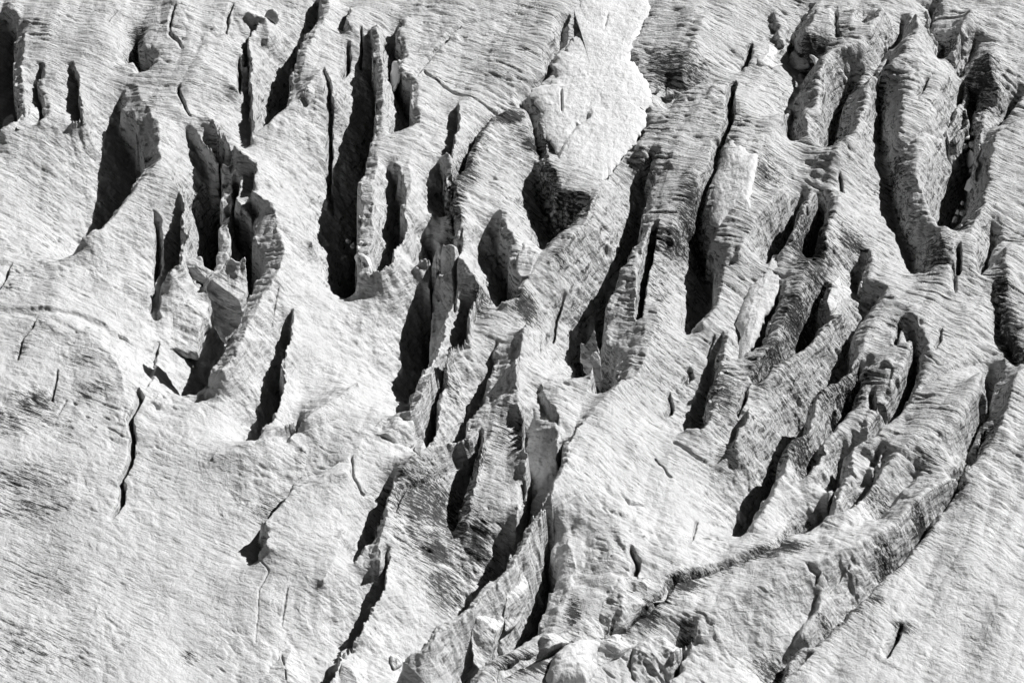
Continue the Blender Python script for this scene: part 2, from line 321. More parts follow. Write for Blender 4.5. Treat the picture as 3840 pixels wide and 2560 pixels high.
# crest lines that stand between the crevasses: tile, [(x, y, height m)]
CREST = [
 ('A0', [(1010,960,.6),(1075,1090,.4),(1170,1240,.2)]),
 ('C0', [(640,1200,.3),(560,1330,.8),(480,1480,.8),(380,1620,.6),(260,1700,.4)]),
 ('C1', [(380,60,.6),(270,170,.6),(150,340,.4)]),
 ('C1', [(1000,560,.5),(960,720,.6),(930,860,.8),(850,980,.8),(740,1060,1.6),(600,1170,2.4),(470,1330,3.),(425,1420,3.4),(395,1560,4.)]),
 ('C1', [(130,690,.8),(90,800,.6),(100,1080,.8),(130,1140,.3)]),
 ('D1', [(545,575,.8),(430,700,.6),(300,830,.5),(160,960,.4),(30,1060,.2)]),
 ('D1', [(880,470,.4),(960,560,.6),(1060,660,.8),(1120,780,.8),(1150,860,.5)]),
 ('D1', [(870,860,.2),(760,930,.2),(640,960,-.2),(520,1080,-.6),(440,1200,-1),(330,1440,-1),(200,1600,-1)]),
 ('D1', [(1130,1080,.4),(1000,1220,.4),(860,1340,.4),(740,1480,.3)]),
 ('D0', [(1480,770,.3),(1440,900,.3),(1430,1100,.3)]),
 ('B0', [(1100,860,.3),(1010,1000,.3),(1030,1150,.3),(1010,1350,.2)]),
 ('B0', [(880,800,.1),(830,960,.1),(800,1100,0)]),
 ('B0', [(330,620,.8),(450,470,.8),(520,640,.1)]),
 ('C2', [(440,560,.5),(450,760,.4),(440,900,.2)]),
 ('C2', [(1742,760,.6),(1500,800,.4),(1300,900,.4),(1100,1000,.4)]),
 ('D2', [(1380,100,.6),(1200,200,.4),(1000,330,.4),(700,480,.5),(400,560,.5),(100,680,.5)]),
 ('B2', [(600,560,.2),(540,700,.2),(470,900,.2)]),
 ('C0', [(1290,90,1.6),(1220,300,1.6),(1130,460,.6)]),
 ('C0', [(1390,560,1.6),(1250,700,1.9),(1160,850,1.8),(1080,1010,1.2),(1060,1100,.6)]),
 ('C0', [(1240,900,1.2),(1220,1050,1.2),(1160,1250,1.),(1100,1450,.8),(1080,1560,.6)]),
 ('D0', [(400,30,1.8),(330,170,1.6),(290,260,.4)]),
 ('D0', [(640,30,1.6),(620,150,1.6),(600,250,1.)]),
 ('D0', [(820,40,1.6),(770,180,1.8),(640,290,1.8),(480,330,1.6),(420,440,1.8),(400,600,1.6),(440,760,1.)]),
 ('D0', [(1040,80,2.2),(1060,200,2.),(900,380,1.8),(730,500,1.2),(720,640,1.4),(640,850,1.6),(500,1000,1.2)]),
 ('D0', [(1090,330,1.6),(1000,480,1.8),(960,600,1.6),(960,760,1.4),(930,900,1.)]),
 ('D0', [(1400,40,1.8),(1330,180,1.8),(1290,320,1.4)]),
 ('D0', [(1240,440,1.8),(1150,620,1.8),(1100,850,1.6),(1080,1000,1.4),(1040,1150,1.4),(1130,1330,1.2),(1240,1480,1.)]),
 ('D0', [(1520,320,2.2),(1560,450,1.8),(1580,560,1.2)]),
 ('D0', [(1742,760,2.),(1570,850,2.),(1520,1050,1.6),(1490,1280,1.6),(1400,1500,1.)]),
 ('D0', [(180,690,1.4),(90,860,1.4),(0,1000,1.2),(-90,1180,.6)]),
 ('D0', [(340,680,1.6),(330,800,1.2),(320,900,.6)]),
 ('D0', [(180,1200,1.4),(60,1330,1.4),(-40,1500,1.4),(-130,1650,1.2)]),
 ('D0', [(390,1230,1.2),(300,1400,1.),(240,1560,1.)]),
 ('D0', [(560,1280,1.2),(470,1480,1.),(440,1600,1.2)]),
 ('D1', [(1200,40,1.2),(1230,160,1.),(1290,260,.3)]),
 ('D1', [(1450,90,1.4),(1430,200,1.),(1420,300,.4)]),
 ('D1', [(1660,110,1.4),(1620,250,1.2),(1640,400,1.)]),
 ('D1', [(1742,960,1.6),(1660,1060,1.6),(1640,1200,1.2),(1560,1400,.8)]),
 ('D1', [(1480,980,1.8),(1430,1150,1.8),(1330,1320,1.2),(1200,1420,1.)]),
 ('D1', [(1150,1100,1.4),(1080,1250,1.4),(900,1400,1.2),(740,1560,1.)]),
 ('D1', [(820,880,.8),(900,960,.6),(850,1080,.5)]),
 ('D1', [(1010,760,1.),(990,880,.8),(930,1010,.6)]),
 ('S', [(3705,1465,2.2),(3524,1542,2.4),(3343,1711,2.),(3213,1853,1.6),(3084,1944,1.)]),
 ('S', [(3641,1724,2.2),(3498,1827,2.6),(3343,1957,2.8),(3136,2073,2.8),(2877,2177,2.6),(2657,2280,2.2),(2527,2436,1.6)]),
 ('S', [(3395,1232,.8),(3343,1400,.2),(3265,1581,-.2),(3200,1711,-.4),(3110,1827,0)]),
 ('S', [(3032,973,1.2),(2993,1089,1.),(2929,1219,.8),(2825,1374,.6),(2734,1504,.3)]),
 ('S', [(500,405,-.5),(512,470,-1.2),(530,540,-2.),(555,630,-3.)]),
 ('S', [(868,610,-.6),(872,740,-2.2),(880,860,-4.)]),
 ('S', [(960,640,-.2),(950,760,-1.5),(955,900,-3.)]),
 ('S', [(1060,760,.6),(1110,820,.8),(1180,920,.6)]),
 ('S', [(620,90,.6),(700,180,.6),(800,260,.4),(890,330,.2)]),
 ('S', [(660,20,.6),(720,60,.8),(820,80,.4)]),
 ('S', [(80,60,.8),(230,110,.5),(420,130,.6),(440,200,.3)]),
 ('S', [(80,115,.8),(85,200,.6),(85,300,.2),(100,400,-.4)]),
 ('S', [(195,240,.0),(165,330,-.2),(215,270,.2)]),
 ('S', [(900,160,-1.),(930,260,-1.6),(945,420,-1.6)]),
 ('S', [(930,40,.8),(1000,60,.6),(1010,140,-.2)]),
 ('S', [(1947,1332,2.6),(1940,1461,2.8),(1961,1604,2.8),(1980,1819,2.),(1940,1962,0.5)]),
 ('S', [(2004,1532,.2),(1975,1704,-2.5),(1990,1830,-3.5)]),
 ('S', [(2060,1490,1.6),(2090,1640,1.4),(2100,1760,.6)]),
 ('S', [(2230,1360,1.),(2180,1520,1.4),(2150,1640,1.2)]),
 ('S', [(1770,1640,1.8),(1560,1700,2.),(1500,1760,1.6)]),
 ('S', [(1820,1640,1.4),(1790,1760,.8),(1770,1880,.0)]),
 ('S', [(1330,1420,.8),(1150,1560,1.4),(960,1650,1.2),(800,1700,1.)]),
 ('S', [(1480,1800,1.2),(1430,1960,1.2),(1420,2100,1.)]),
 ('S', [(1300,1780,1.4),(1100,1850,1.4),(1000,1960,1.2),(1010,2060,.8)]),
 ('S', [(2420,2000,2.2),(2330,2200,1.6),(2300,2320,.6)]),
 ('A1', [(330,560,.2),(600,720,.8),(760,900,.8),(830,1080,.4)]),
]

CELL0 = 0.25
GX0, GX1, GY0, GY1 = -96.0, 96.0, -112.0, 118.0

def raster(level):
    cell = CELL0 * level
    w, h = int((GX1 - GX0) / cell) + 1, int((GY1 - GY0) / cell) + 1
    val = np.zeros((h, w))
    cnt = np.zeros((h, w))
    def line(P, Z, wt):
        for i in range(len(P) - 1):
            n = max(2, int(np.hypot(*(P[i + 1] - P[i])) / (cell * .4)))
            t = np.linspace(0, 1, n)
            X_ = P[i][0] + t * (P[i + 1][0] - P[i][0])
            Y_ = P[i][1] + t * (P[i + 1][1] - P[i][1])
            Zl = Z[i] + t * (Z[i + 1] - Z[i])
            ix = np.round((X_ - GX0) / cell).astype(int)
            iy = np.round((Y_ - GY0) / cell).astype(int)
            ok = (ix >= 0) & (iy >= 0) & (ix < w) & (iy < h)
            np.add.at(val, (iy[ok], ix[ok]), Zl[ok] * wt)
            np.add.at(cnt, (iy[ok], ix[ok]), wt)
    for t_, pts in CREST:
        sx = np.array([src(t_, p[0], p[1]) for p in pts])
        z = np.array([p[2] for p in pts]) * (1.3 if t_ in ('D0', 'D1') else 1.0)
        line(ground(sx[:, 0], sx[:, 1], z)[:, :2], z, 1.0)
    for c in CREV:
        if not c['big']:
            continue
        P = c['P']
        T = np.gradient(P, axis=0)
        T /= np.linalg.norm(T, axis=1)[:, None] + 1e-9
        N = np.stack([T[:, 1], -T[:, 0]], 1)            # right hand of the walk
        if c['flip']:
            N = -N
        F = P + N * (c['wr'] * c['w'])[:, None]
        line(P, c['z'], 1.0)
        off = c['wr'] * c['w'] * .74                     # brow of the wall before it drops away
        if c['wr'] > 0.8:
            line(P + N * off[:, None], c['z'] - np.minimum(.5 * c['D'] * c['d'], .70 * off), 1.0)
        line(F, c['z'] - c['D'] * c['d'] * (1 - (c['rd'] if c['rd'] > .12 else 0)), 3.0)
    m = cnt > 0
    val[m] /= cnt[m]
    return val, m, cell

def relax():
    hgt = None
    for level, n in ((16, 300), (8, 200), (4, 120), (2, 80), (1, 50)):
        val, m, cell = raster(level)
        hh, ww = val.shape
        if hgt is None:
            hgt = np.zeros_like(val)
        else:
            yi = np.linspace(0, hgt.shape[0] - 1, hh)
            xi = np.linspace(0, hgt.shape[1] - 1, ww)
            y0 = np.minimum(yi.astype(int), hgt.shape[0] - 2)
            x0 = np.minimum(xi.astype(int), hgt.shape[1] - 2)
            fy, fx = (yi - y0)[:, None], (xi - x0)[None]
            hgt = (hgt[y0][:, x0] * (1 - fy) * (1 - fx) + hgt[y0 + 1][:, x0] * fy * (1 - fx)
                   + hgt[y0][:, x0 + 1] * (1 - fy) * fx + hgt[y0 + 1][:, x0 + 1] * fy * fx)
        xs = np.linspace(GX0, GX1, ww)[None]
        ys = np.linspace(GY0, GY1, hh)[:, None]
        rib = 1 / (1 + np.exp(-(xs - 25 + (ys - 20) * .2) / 6)) / (1 + np.exp(-(ys - 5) / 8))
        L = 24.0 - 14.0 * rib
        sc = (cell / L) ** 2
        for k in range(n):
            p = np.pad(hgt, 1, mode='edge')
            hgt = (p[:-2, 1:-1] + p[2:, 1:-1] + p[1:-1, :-2] + p[1:-1, 2:]) / (4 + sc)
            hgt[m] = val[m]
    # soften the rounded ribs of the upper right
    b = hgt.copy()
    for k in range(14):
        p = np.pad(b, 1, mode='edge')
        b = (p[:-2, 1:-1] + p[2:, 1:-1] + p[1:-1, :-2] + p[1:-1, 2:] + 2 * b) / 6
    low = 1 / (1 + np.exp(-(xs - 22) / 4)) / (1 + np.exp((ys - 2) / 6))
    w_ = np.maximum(.65 * rib, .6 * low)
    return hgt * (1 - w_) + b * w_

RELAXED = relax()

def relaxed_at(x, y):
    fx = np.clip((x - GX0) / CELL0, 0, RELAXED.shape[1] - 1.001)
    fy = np.clip((y - GY0) / CELL0, 0, RELAXED.shape[0] - 1.001)
    ix, iy = fx.astype(int), fy.astype(int)
    u, v = fx - ix, fy - iy
    R = RELAXED
    return R[iy, ix] * (1 - u) * (1 - v) + R[iy, ix + 1] * u * (1 - v) + R[iy + 1, ix] * (1 - u) * v + R[iy + 1, ix + 1] * u * v

# cracks are placed where their line meets the sloping ice
for c in CREV:
    if not c['big']:
        z = np.zeros(len(c['P']))
        for k_ in range(6):
            g_ = ground(c['sx'][:, 0], c['sx'][:, 1], z)
            z = .5 * z + .5 * np.clip(relaxed_at(g_[:, 0], g_[:, 1]), -7, 4)
        c['P'] = ground(c['sx'][:, 0], c['sx'][:, 1], z)[:, :2]

def crev_depth(c, x, y):
    """(depth below the surface, dirt) of one crack at points x, y"""
    P, dd, ww = c['P'], c['d'], c['w']
    best = np.full(x.shape, 1e9, np.float32)
    side = np.zeros(x.shape, np.float32)
    dep = np.zeros(x.shape, np.float32)
    wid = np.ones(x.shape, np.float32)
    for i in range(len(P) - 1):
        a, b = P[i], P[i + 1]
        e = b - a
        L2 = float(e @ e) + 1e-9
        t = np.clip(((x - a[0]) * e[0] + (y - a[1]) * e[1]) / L2, 0, 1)
        dx, dy = x - (a[0] + t * e[0]), y - (a[1] + t * e[1])
        d2 = dx * dx + dy * dy
        m = d2 < best - 1e-6
        cr = e[0] * (y - a[1]) - e[1] * (x - a[0])      # > 0 on the left hand of the walk
        best = np.where(m, d2, best)
        side = np.where(m, -np.sign(cr), side)
        dep = np.where(m, dd[i] + t * (dd[i + 1] - dd[i]), dep)
        wid = np.where(m, ww[i] + t * (ww[i + 1] - ww[i]), wid)
    u = np.sqrt(best) * (-side if c['flip'] else side)   # > 0 inside the opening
    wr = c['wr'] * wid
    s = np.clip(u / wr, 0, 1)
    wall = 1 - (1 - s) ** 1.6
    r = np.clip((u - wr) / c['wl'], 0, 1)
    slope = (1 - r) ** 1.4
    prof = np.where(u > 0, np.where(u < wr, wall, slope), 0)
    brow = c['rd'] * np.exp(-np.maximum(-u, 0) / c['rl'])
    prof = np.where(u <= 0, brow, np.maximum(prof, c['rd'] * np.maximum(0, 1 - u / (c['wl'] * .6 + wr))))
    dirt = c['dirt'] * np.exp(-np.abs(u - wr * .6) / (wr + c['wl'] * .3)) * np.clip(dep * 1.5, 0, 1)
    if c['big']:
        prof = prof * 0
    return (c['D'] * dep * prof).astype(np.float32), dirt

def base_relief(x, y):
    xs = x - (y - 60) * (0.10 + 0.35 / (1 + np.exp(-(x - 10) / 25)))       # folds run down with the crevasses
    fold = 0.25 + 0.75 / (1 + np.exp(-(x * .8 + y + 30) / 9))
    return (1.0 * perlin(x / 19, y / 26, 3) + 0.35 * perlin(x / 7, y / 10, 4)
            + fold * (0.8 * perlin(xs / 6.5, y / 26, 5) + 0.30 * (np.abs(perlin(xs / 3.2, y / 15, 6)) - .3)))

def carve(x, y, jag=True):
    x = np.asarray(x, np.float32)
    y = np.asarray(y, np.float32)
    wx = 0.50 * perlin(x / 4.5, y / 5.5, 11) + 0.28 * perlin(x / 1.5, y / 1.8, 12) + 0.10 * perlin(x / .55, y / .7, 13) + 0.05 * perlin(x / .24, y / .3, 14)
    wy = 0.50 * perlin(x / 4.5, y / 5.5, 21) + 0.28 * perlin(x / 1.5, y / 1.8, 22) + 0.10 * perlin(x / .6, y / .7, 23)
    deep = np.clip(-relaxed_at(x, y) / 3.0 - .3, 0, 1).astype(np.float32)
    wx = wx * (1 + .3 * deep) + deep * (0.30 * np.abs(perlin(x / 3.0, y / 1.6, 15)) + .12 * np.abs(perlin(x / 1.4, y / .7, 16)))
    dep = np.zeros_like(x)
    dirt = np.zeros_like(x)
    for c in CREV:
        if c['big'] and c['dirt'] == 0:
            continue
        R = c['wr'] * c['w'].max() + c['wl'] + 3.0
        lo, hi = c['P'].min(0) - R, c['P'].max(0) + R
        m = np.nonzero((x > lo[0]) & (x < hi[0]) & (y > lo[1]) & (y < hi[1]))[0]
        if not len(m):
            continue
        j = min(1.0, 0.25 + (c['wr'] + c['wl']) / 4.0)
        d, k = crev_depth(c, x[m] + wx[m] * j, y[m] + wy[m] * j)
        dep[m] = np.maximum(dep[m], d)
        dirt[m] = np.maximum(dirt[m], k)
    return dep - relaxed_at(x + wx, y + wy).astype(np.float32), dirt

# ------------------------------------------------------------------ dirt (dark dust) patches on the ice
DIRT = [('A1',220,1170,120,80,0.56),('A1',300,1250,150,120,0.31),('A1',550,870,120,50,0.37),('A1',600,1080,150,60,0.34),('A1',250,660,60,60,0.31),
 ('A1',80,1300,140,120,0.37),('A1',450,1350,60,90,0.31),('A1',140,830,40,60,0.43),('A2',150,240,300,110,0.37),('A2',200,420,330,90,0.34),('A2',250,850,360,220,0.26),
 ('A2',250,1350,420,220,0.28),('A2',1230,1380,60,40,0.37),('A2',780,1330,60,20,0.31),('A2',60,1190,80,40,0.31),
 ('B0',1650,740,90,45,1),('B0',1400,1100,60,130,.8),('B0',1350,1250,50,120,.6),('C0',50,740,60,40,1),('C0',170,940,70,45,1),('C0',120,830,120,120,.4),
 ('C0',1050,420,150,100,.8),('C0',1180,470,150,120,.6),('C0',1200,1280,70,160,.8),('C0',1180,1450,90,120,.7),
 ('D0',1480,480,110,140,.8),('D0',380,320,90,60,.9),('D0',640,570,40,40,.9),('D0',1270,300,60,90,.6),('D0',1300,1500,70,80,.9),('D0',550,180,60,80,.4),
 ('D0',30,1130,120,130,.6),('D0',820,600,40,120,.5),('D0',910,1130,60,90,.6),('D0',1460,690,50,80,.5),('D0',330,560,60,60,.5),
 ('D1',350,250,110,220,.9),('D1',250,600,110,140,.8),('D1',100,880,120,110,.7),('D1',550,1100,150,140,.6),('D1',1180,200,100,110,.6),('D1',1600,450,60,130,.6),
 ('D1',1650,720,60,200,.9),('D1',620,150,100,60,.7),('D1',250,1450,100,100,.8),('D1',620,1000,120,60,.5),('D1',1500,1400,60,120,.6),('D1',900,650,70,40,.5),
 ('C1',120,560,80,80,.9),('C1',1000,450,90,220,.45),('C1',1080,80,130,70,.8),('C1',1400,1100,100,150,.7),('C1',1650,1000,120,120,.6),('C1',980,680,60,150,.35),
 ('C1',340,210,60,40,.5),('B1',1500,560,60,120,.6),('B1',1650,1400,120,90,.5),('B1',1300,1080,70,90,.5),('B1',1600,1250,120,80,.3),
 ('B2',1150,400,260,150,.75),('B2',1180,690,80,55,1),('B2',1460,690,70,55,1),('B2',1250,920,110,110,.65),('B2',1480,560,80,90,.6),('B2',1250,600,320,230,.55),
 ('B2',1500,100,50,90,.6),('B2',100,450,100,80,.5),('B2',320,100,40,60,.4),('C2',430,1130,40,90,.8),('C2',1160,920,90,45,1),('C2',900,1130,90,60,1),
 ('C2',150,1460,160,45,1),('C2',1160,1250,50,60,.6),('D2',1080,600,60,45,1),('D2',150,690,140,50,.9),('D2',850,850,80,70,.7),('D2',960,1210,60,35,.7),
 ('D2',100,1500,110,60,.7),('D2',760,1040,60,40,.6),('D2',780,340,100,60,.5),('D2',1150,120,90,60,.5),('D2',450,1180,60,40,.6),('A0',900,250,50,80,.8),('A0',870,400,50,50,.7),
 ('A0',380,450,60,60,.3),('A0',990,660,40,60,.5),('C0',1500,760,60,120,.5),('C1',60,1480,60,80,.2),('B1',950,1420,50,30,.4),('C2',1480,80,160,90,.3)]

def dirt_field(x, y):
    d = np.zeros(x.shape, np.float32)
    for t, cx, cy, rx, ry, a in DIRT:
        a = a * (1.3 if t in ('A1', 'A2') else 1.0)
        px, py = src(t, cx, cy)
        g = ground(px, py, -1.0)
        for k_ in range(5):
            g = ground(px, py, np.clip(relaxed_at(g[0], g[1]), -7, 4) * .6 + g[2] * .4)
        ex, ey = rx * U, ry * U / math.sin(ELEV)
        r2 = ((x - g[0]) / ex) ** 2 + ((y - g[1]) / ey) ** 2
        d = np.maximum(d, a * np.exp(-r2 * 0.55))
    return d

# ------------------------------------------------------------------ materials
def math_node(t, op, a, b=None, clamp=False):
    n = t.nodes.new("ShaderNodeMath")
    n.operation = op
    n.use_clamp = clamp
    for i, v in enumerate((a, b)):
        if v is None:
            continue
        if isinstance(v, (int, float)):
            n.inputs[i].default_value = v
        else:
            t.links.new(v, n.inputs[i])
    return n.outputs[0]

def ramp(t, v, lo, hi, a=0.0, b=1.0):
    n = t.nodes.new("ShaderNodeMapRange")
    n.interpolation_type = 'SMOOTHSTEP'
    t.links.new(v, n.inputs[0])
    for i, k in enumerate((lo, hi, a, b)):
        n.inputs[1 + i].default_value = k
    return n.outputs[0]

def tex(t, vec, scale, detail, rough=0.55, off=(0, 0, 0), dist=0.0):
    m = t.nodes.new("ShaderNodeMapping")
    t.links.new(vec, m.inputs[0])
    m.inputs['Scale'].default_value = scale
    m.inputs['Location'].default_value = off
    n = t.nodes.new("ShaderNodeTexNoise")
    n.inputs['Scale'].default_value = 1.0
    n.inputs['Detail'].default_value = detail
    n.inputs['Roughness'].default_value = rough
    n.inputs['Distortion'].default_value = dist
    t.links.new(m.outputs[0], n.inputs['Vector'])
    return n.outputs[0]

def ice_material(name, bright=0.70, streak=1.0, bump=1.0):
    m = bpy.data.materials.new(name)
    m.use_nodes = True
    t = m.node_tree
    b = t.nodes["Principled BSDF"]
    at = t.nodes.new("ShaderNodeAttribute")
    at.attribute_name = "layer"
    L = at.outputs['Vector']
    ad = t.nodes.new("ShaderNodeAttribute")
    ad.attribute_name = "dirt"
    dirt = ad.outputs['Fac']
    ab = t.nodes.new("ShaderNodeAttribute")
    ab.attribute_name = "band"
    band = ab.outputs['Fac']
    geo = t.nodes.new("ShaderNodeNewGeometry")
    P = geo.outputs['Position']
    # long thin streaks along the layers, at several widths
    s1 = tex(t, L, (0.30, 2.2, 0.9), 5, 0.65, (3, 1, 0), 0.3)
    s2 = tex(t, L, (0.8, 4.6, 2.0), 4, 0.65, (9, 4, 2), 0.3)
    s3 = tex(t, L, (0.07, 0.55, 0.3), 5, 0.6, (1, 7, 5))
    ln = tex(t, L, (0.16, 0.9, 0.16), 3, 0.5, (5, 5, 1), 0.2)
    big = tex(t, P, (0.06, 0.05, 0.05), 4, 0.62)
    wallb = tex(t, P, (0.25, 0.35, 1.7), 5, 0.62, (7, 3, 1), 0.5)
    big2 = tex(t, P, (0.25, 0.2, 0.2), 3, 0.6, (4, 4, 4))
    spk = tex(t, P, (5, 4, 4), 3, 0.75)
    d1 = ramp(t, s1, 0.52, 0.74)
    d2 = ramp(t, s2, 0.53, 0.74)
    d3 = ramp(t, s3, 0.48, 0.75)
    line = ramp(t, math_node(t, 'ABSOLUTE', math_node(t, 'SUBTRACT', ln, 0.5)), 0.0, 0.016, 1.0, 0.0)
    line = math_node(t, 'MULTIPLY', line, ramp(t, big2, 0.42, 0.62))
    vary = ramp(t, big, 0.38, 0.64, 0.35, 1.0)
    k = math_node(t, 'ADD', math_node(t, 'MULTIPLY', d1, 0.72), math_node(t, 'MULTIPLY', d2, 0.50))
    k = math_node(t, 'ADD', k, math_node(t, 'MULTIPLY', d3, 0.18))
    k = math_node(t, 'MULTIPLY', math_node(t, 'MULTIPLY', k, vary), streak)
    k = math_node(t, 'ADD', k, math_node(t, 'MULTIPLY', line, 0.6))
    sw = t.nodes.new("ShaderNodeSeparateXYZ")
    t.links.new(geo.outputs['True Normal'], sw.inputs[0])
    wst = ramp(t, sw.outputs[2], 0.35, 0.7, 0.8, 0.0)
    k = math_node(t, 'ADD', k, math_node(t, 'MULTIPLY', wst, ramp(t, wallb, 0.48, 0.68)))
    k = math_node(t, 'MULTIPLY', k, ramp(t, band, 0.15, 1.1, 0.72, 1.75))
    # dust: gathers along the same layers
    dn = math_node(t, 'ADD', math_node(t, 'MULTIPLY', s2, 0.55), math_node(t, 'MULTIPLY', s1, 0.55))
    dn = math_node(t, 'ADD', dn, math_node(t, 'MULTIPLY', math_node(t, 'SUBTRACT', spk, 0.5), 0.2))
    dd = math_node(t, 'ADD', math_node(t, 'MULTIPLY', dirt, 0.95), math_node(t, 'MULTIPLY', math_node(t, 'SUBTRACT', dn, 0.55), 3.2))
    dd = ramp(t, dd, 0.22, 0.66)
    dd = math_node(t, 'MULTIPLY', dd, ramp(t, dirt, 0.03, 0.35))
    k = math_node(t, 'ADD', k, math_node(t, 'MULTIPLY', ramp(t, spk, 0.52, 0.8), 0.16), True)
    keep = math_node(t, 'MULTIPLY', math_node(t, 'SUBTRACT', 1.0, math_node(t, 'MULTIPLY', k, 0.8)),
                     math_node(t, 'SUBTRACT', 1.0, math_node(t, 'MULTIPLY', dd, 0.93)))
    keep = math_node(t, 'MULTIPLY', keep, ramp(t, big2, 0.35, 0.65, 0.86, 1.0))
    val = math_node(t, 'MULTIPLY', keep, bright)
    cmb = t.nodes.new("ShaderNodeCombineColor")
    for i in range(3):
        t.links.new(val, cmb.inputs[i])
    t.links.new(cmb.outputs[0], b.inputs['Base Color'])
    b.inputs['Roughness'].default_value = 0.62
    b.inputs['Specular IOR Level'].default_value = 0.25
    # relief too fine for the mesh
    hgt = math_node(t, 'ADD', math_node(t, 'MULTIPLY', s1, -0.34), math_node(t, 'MULTIPLY', s2, -0.14))
    hgt = math_node(t, 'ADD', hgt, math_node(t, 'MULTIPLY', line, -0.10))
    hgt = math_node(t, 'MULTIPLY', hgt, ramp(t, band, 0.15, 1.1, 0.16, 1.2))
    lump = tex(t, P, (1.6, 1.6, 2.2), 5, 0.65)
    hgt = math_node(t, 'ADD', hgt, math_node(t, 'MULTIPLY', lump, 0.14))
    ledge = tex(t, P, (0.45, 0.45, 1.1), 4, 0.6, (2, 2, 2), 0.4)
    hgt = math_node(t, 'ADD', hgt, math_node(t, 'MULTIPLY', ledge, 0.5))
    sx = t.nodes.new("ShaderNodeSeparateXYZ")
    t.links.new(geo.outputs['True Normal'], sx.inputs[0])
    steep = ramp(t, sx.outputs[2], 0.35, 0.75, 1.0, 0.0)
    hgt = math_node(t, 'ADD', hgt, math_node(t, 'MULTIPLY', math_node(t, 'MULTIPLY', wallb, steep), -0.35))
    bp = t.nodes.new("ShaderNodeBump")
    bp.inputs['Strength'].default_value = bump
    bp.inputs['Distance'].default_value = 1.0
    t.links.new(hgt, bp.inputs['Height'])
    t.links.new(bp.outputs[0], b.inputs['Normal'])
    return m

def snow_material(name):
    m = bpy.data.materials.new(name)
    m.use_nodes = True
    t = m.node_tree
    b = t.nodes["Principled BSDF"]
    geo = t.nodes.new("ShaderNodeNewGeometry")
    P = geo.outputs['Position']
    ad = t.nodes.new("ShaderNodeAttribute")
    ad.attribute_name = "dirt"
    n1 = tex(t, P, (1.3, 1.0, 1.0), 4, 0.6)
    n2 = tex(t, P, (6, 4, 4), 3, 0.6)
    k = math_node(t, 'MULTIPLY', ramp(t, n1, 0.5, 0.75), 0.16)
    k = math_node(t, 'ADD', k, math_node(t, 'MULTIPLY', ramp(t, n2, 0.5, 0.8), 0.10))
    k = math_node(t, 'ADD', k, math_node(t, 'MULTIPLY', ad.outputs['Fac'], 0.5), True)
    val = math_node(t, 'MULTIPLY', math_node(t, 'SUBTRACT', 1.0, k), 0.77)
    cmb = t.nodes.new("ShaderNodeCombineColor")
    for i in range(3):
        t.links.new(val, cmb.inputs[i])
    t.links.new(cmb.outputs[0], b.inputs['Base Color'])
    b.inputs['Roughness'].default_value = 0.8
    b.inputs['Specular IOR Level'].default_value = 0.1
    bp = t.nodes.new("ShaderNodeBump")
    bp.inputs['Strength'].default_value = 0.8
    bp.inputs['Distance'].default_value = 1.0
    t.links.new(math_node(t, 'ADD', math_node(t, 'MULTIPLY', n1, 0.34), math_node(t, 'MULTIPLY', n2, 0.08)), bp.inputs['Height'])
    t.links.new(bp.outputs[0], b.inputs['Normal'])
    return m

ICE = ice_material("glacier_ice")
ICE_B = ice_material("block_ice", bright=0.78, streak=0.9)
SNOW = snow_material("old_snow")

# ------------------------------------------------------------------ mesh from arrays
def make_mesh(name, co, quads, mat, layer=None, dirt=None, band=None):
    me = bpy.data.meshes.new(name)
    n, f = len(co), len(quads)
    me.vertices.add(n)
    me.vertices.foreach_set("co", np.ascontiguousarray(co, np.float32).ravel())
    me.loops.add(f * 4)
    me.loops.foreach_set("vertex_index", np.ascontiguousarray(quads, np.int32).ravel())
    me.polygons.add(f)
    me.polygons.foreach_set("loop_start", np.arange(0, f * 4, 4, dtype=np.int32))
    me.polygons.foreach_set("use_smooth", np.ones(f, bool))
    me.update(calc_edges=True)
    if layer is not None:
        a = me.attributes.new("layer", 'FLOAT_VECTOR', 'POINT')
        a.data.foreach_set("vector", np.ascontiguousarray(layer, np.float32).ravel())
    if dirt is not None:
        a = me.attributes.new("dirt", 'FLOAT', 'POINT')
        a.data.foreach_set("value", np.ascontiguousarray(dirt, np.float32))
    if layer is not None:
        a = me.attributes.new("band", 'FLOAT', 'POINT')
        a.data.foreach_set("value", np.ascontiguousarray(np.full(n, .6) if band is None else band, np.float32))
    me.materials.append(mat)
    o = bpy.data.objects.new(name, me)
    C.objects.link(o)
    return o

def billow(x, y, seed):
    return np.abs(perlin(x, y, seed)) - 0.3

def band_field(x, y):
    # the layers stand out on the ribs of the upper right, less on the wide slopes
    r = 1 / (1 + np.exp(-(x - 2 + y * .25) / 9)) / (1 + np.exp(-(y + 25) / 10))
    top = .4 / (1 + np.exp(-(y - 25) / 9))
    return np.clip(0.28 + np.maximum(0.8 * r, top) + 0.25 * perlin(x / 12, y / 14, 41), 0.1, 1.3)

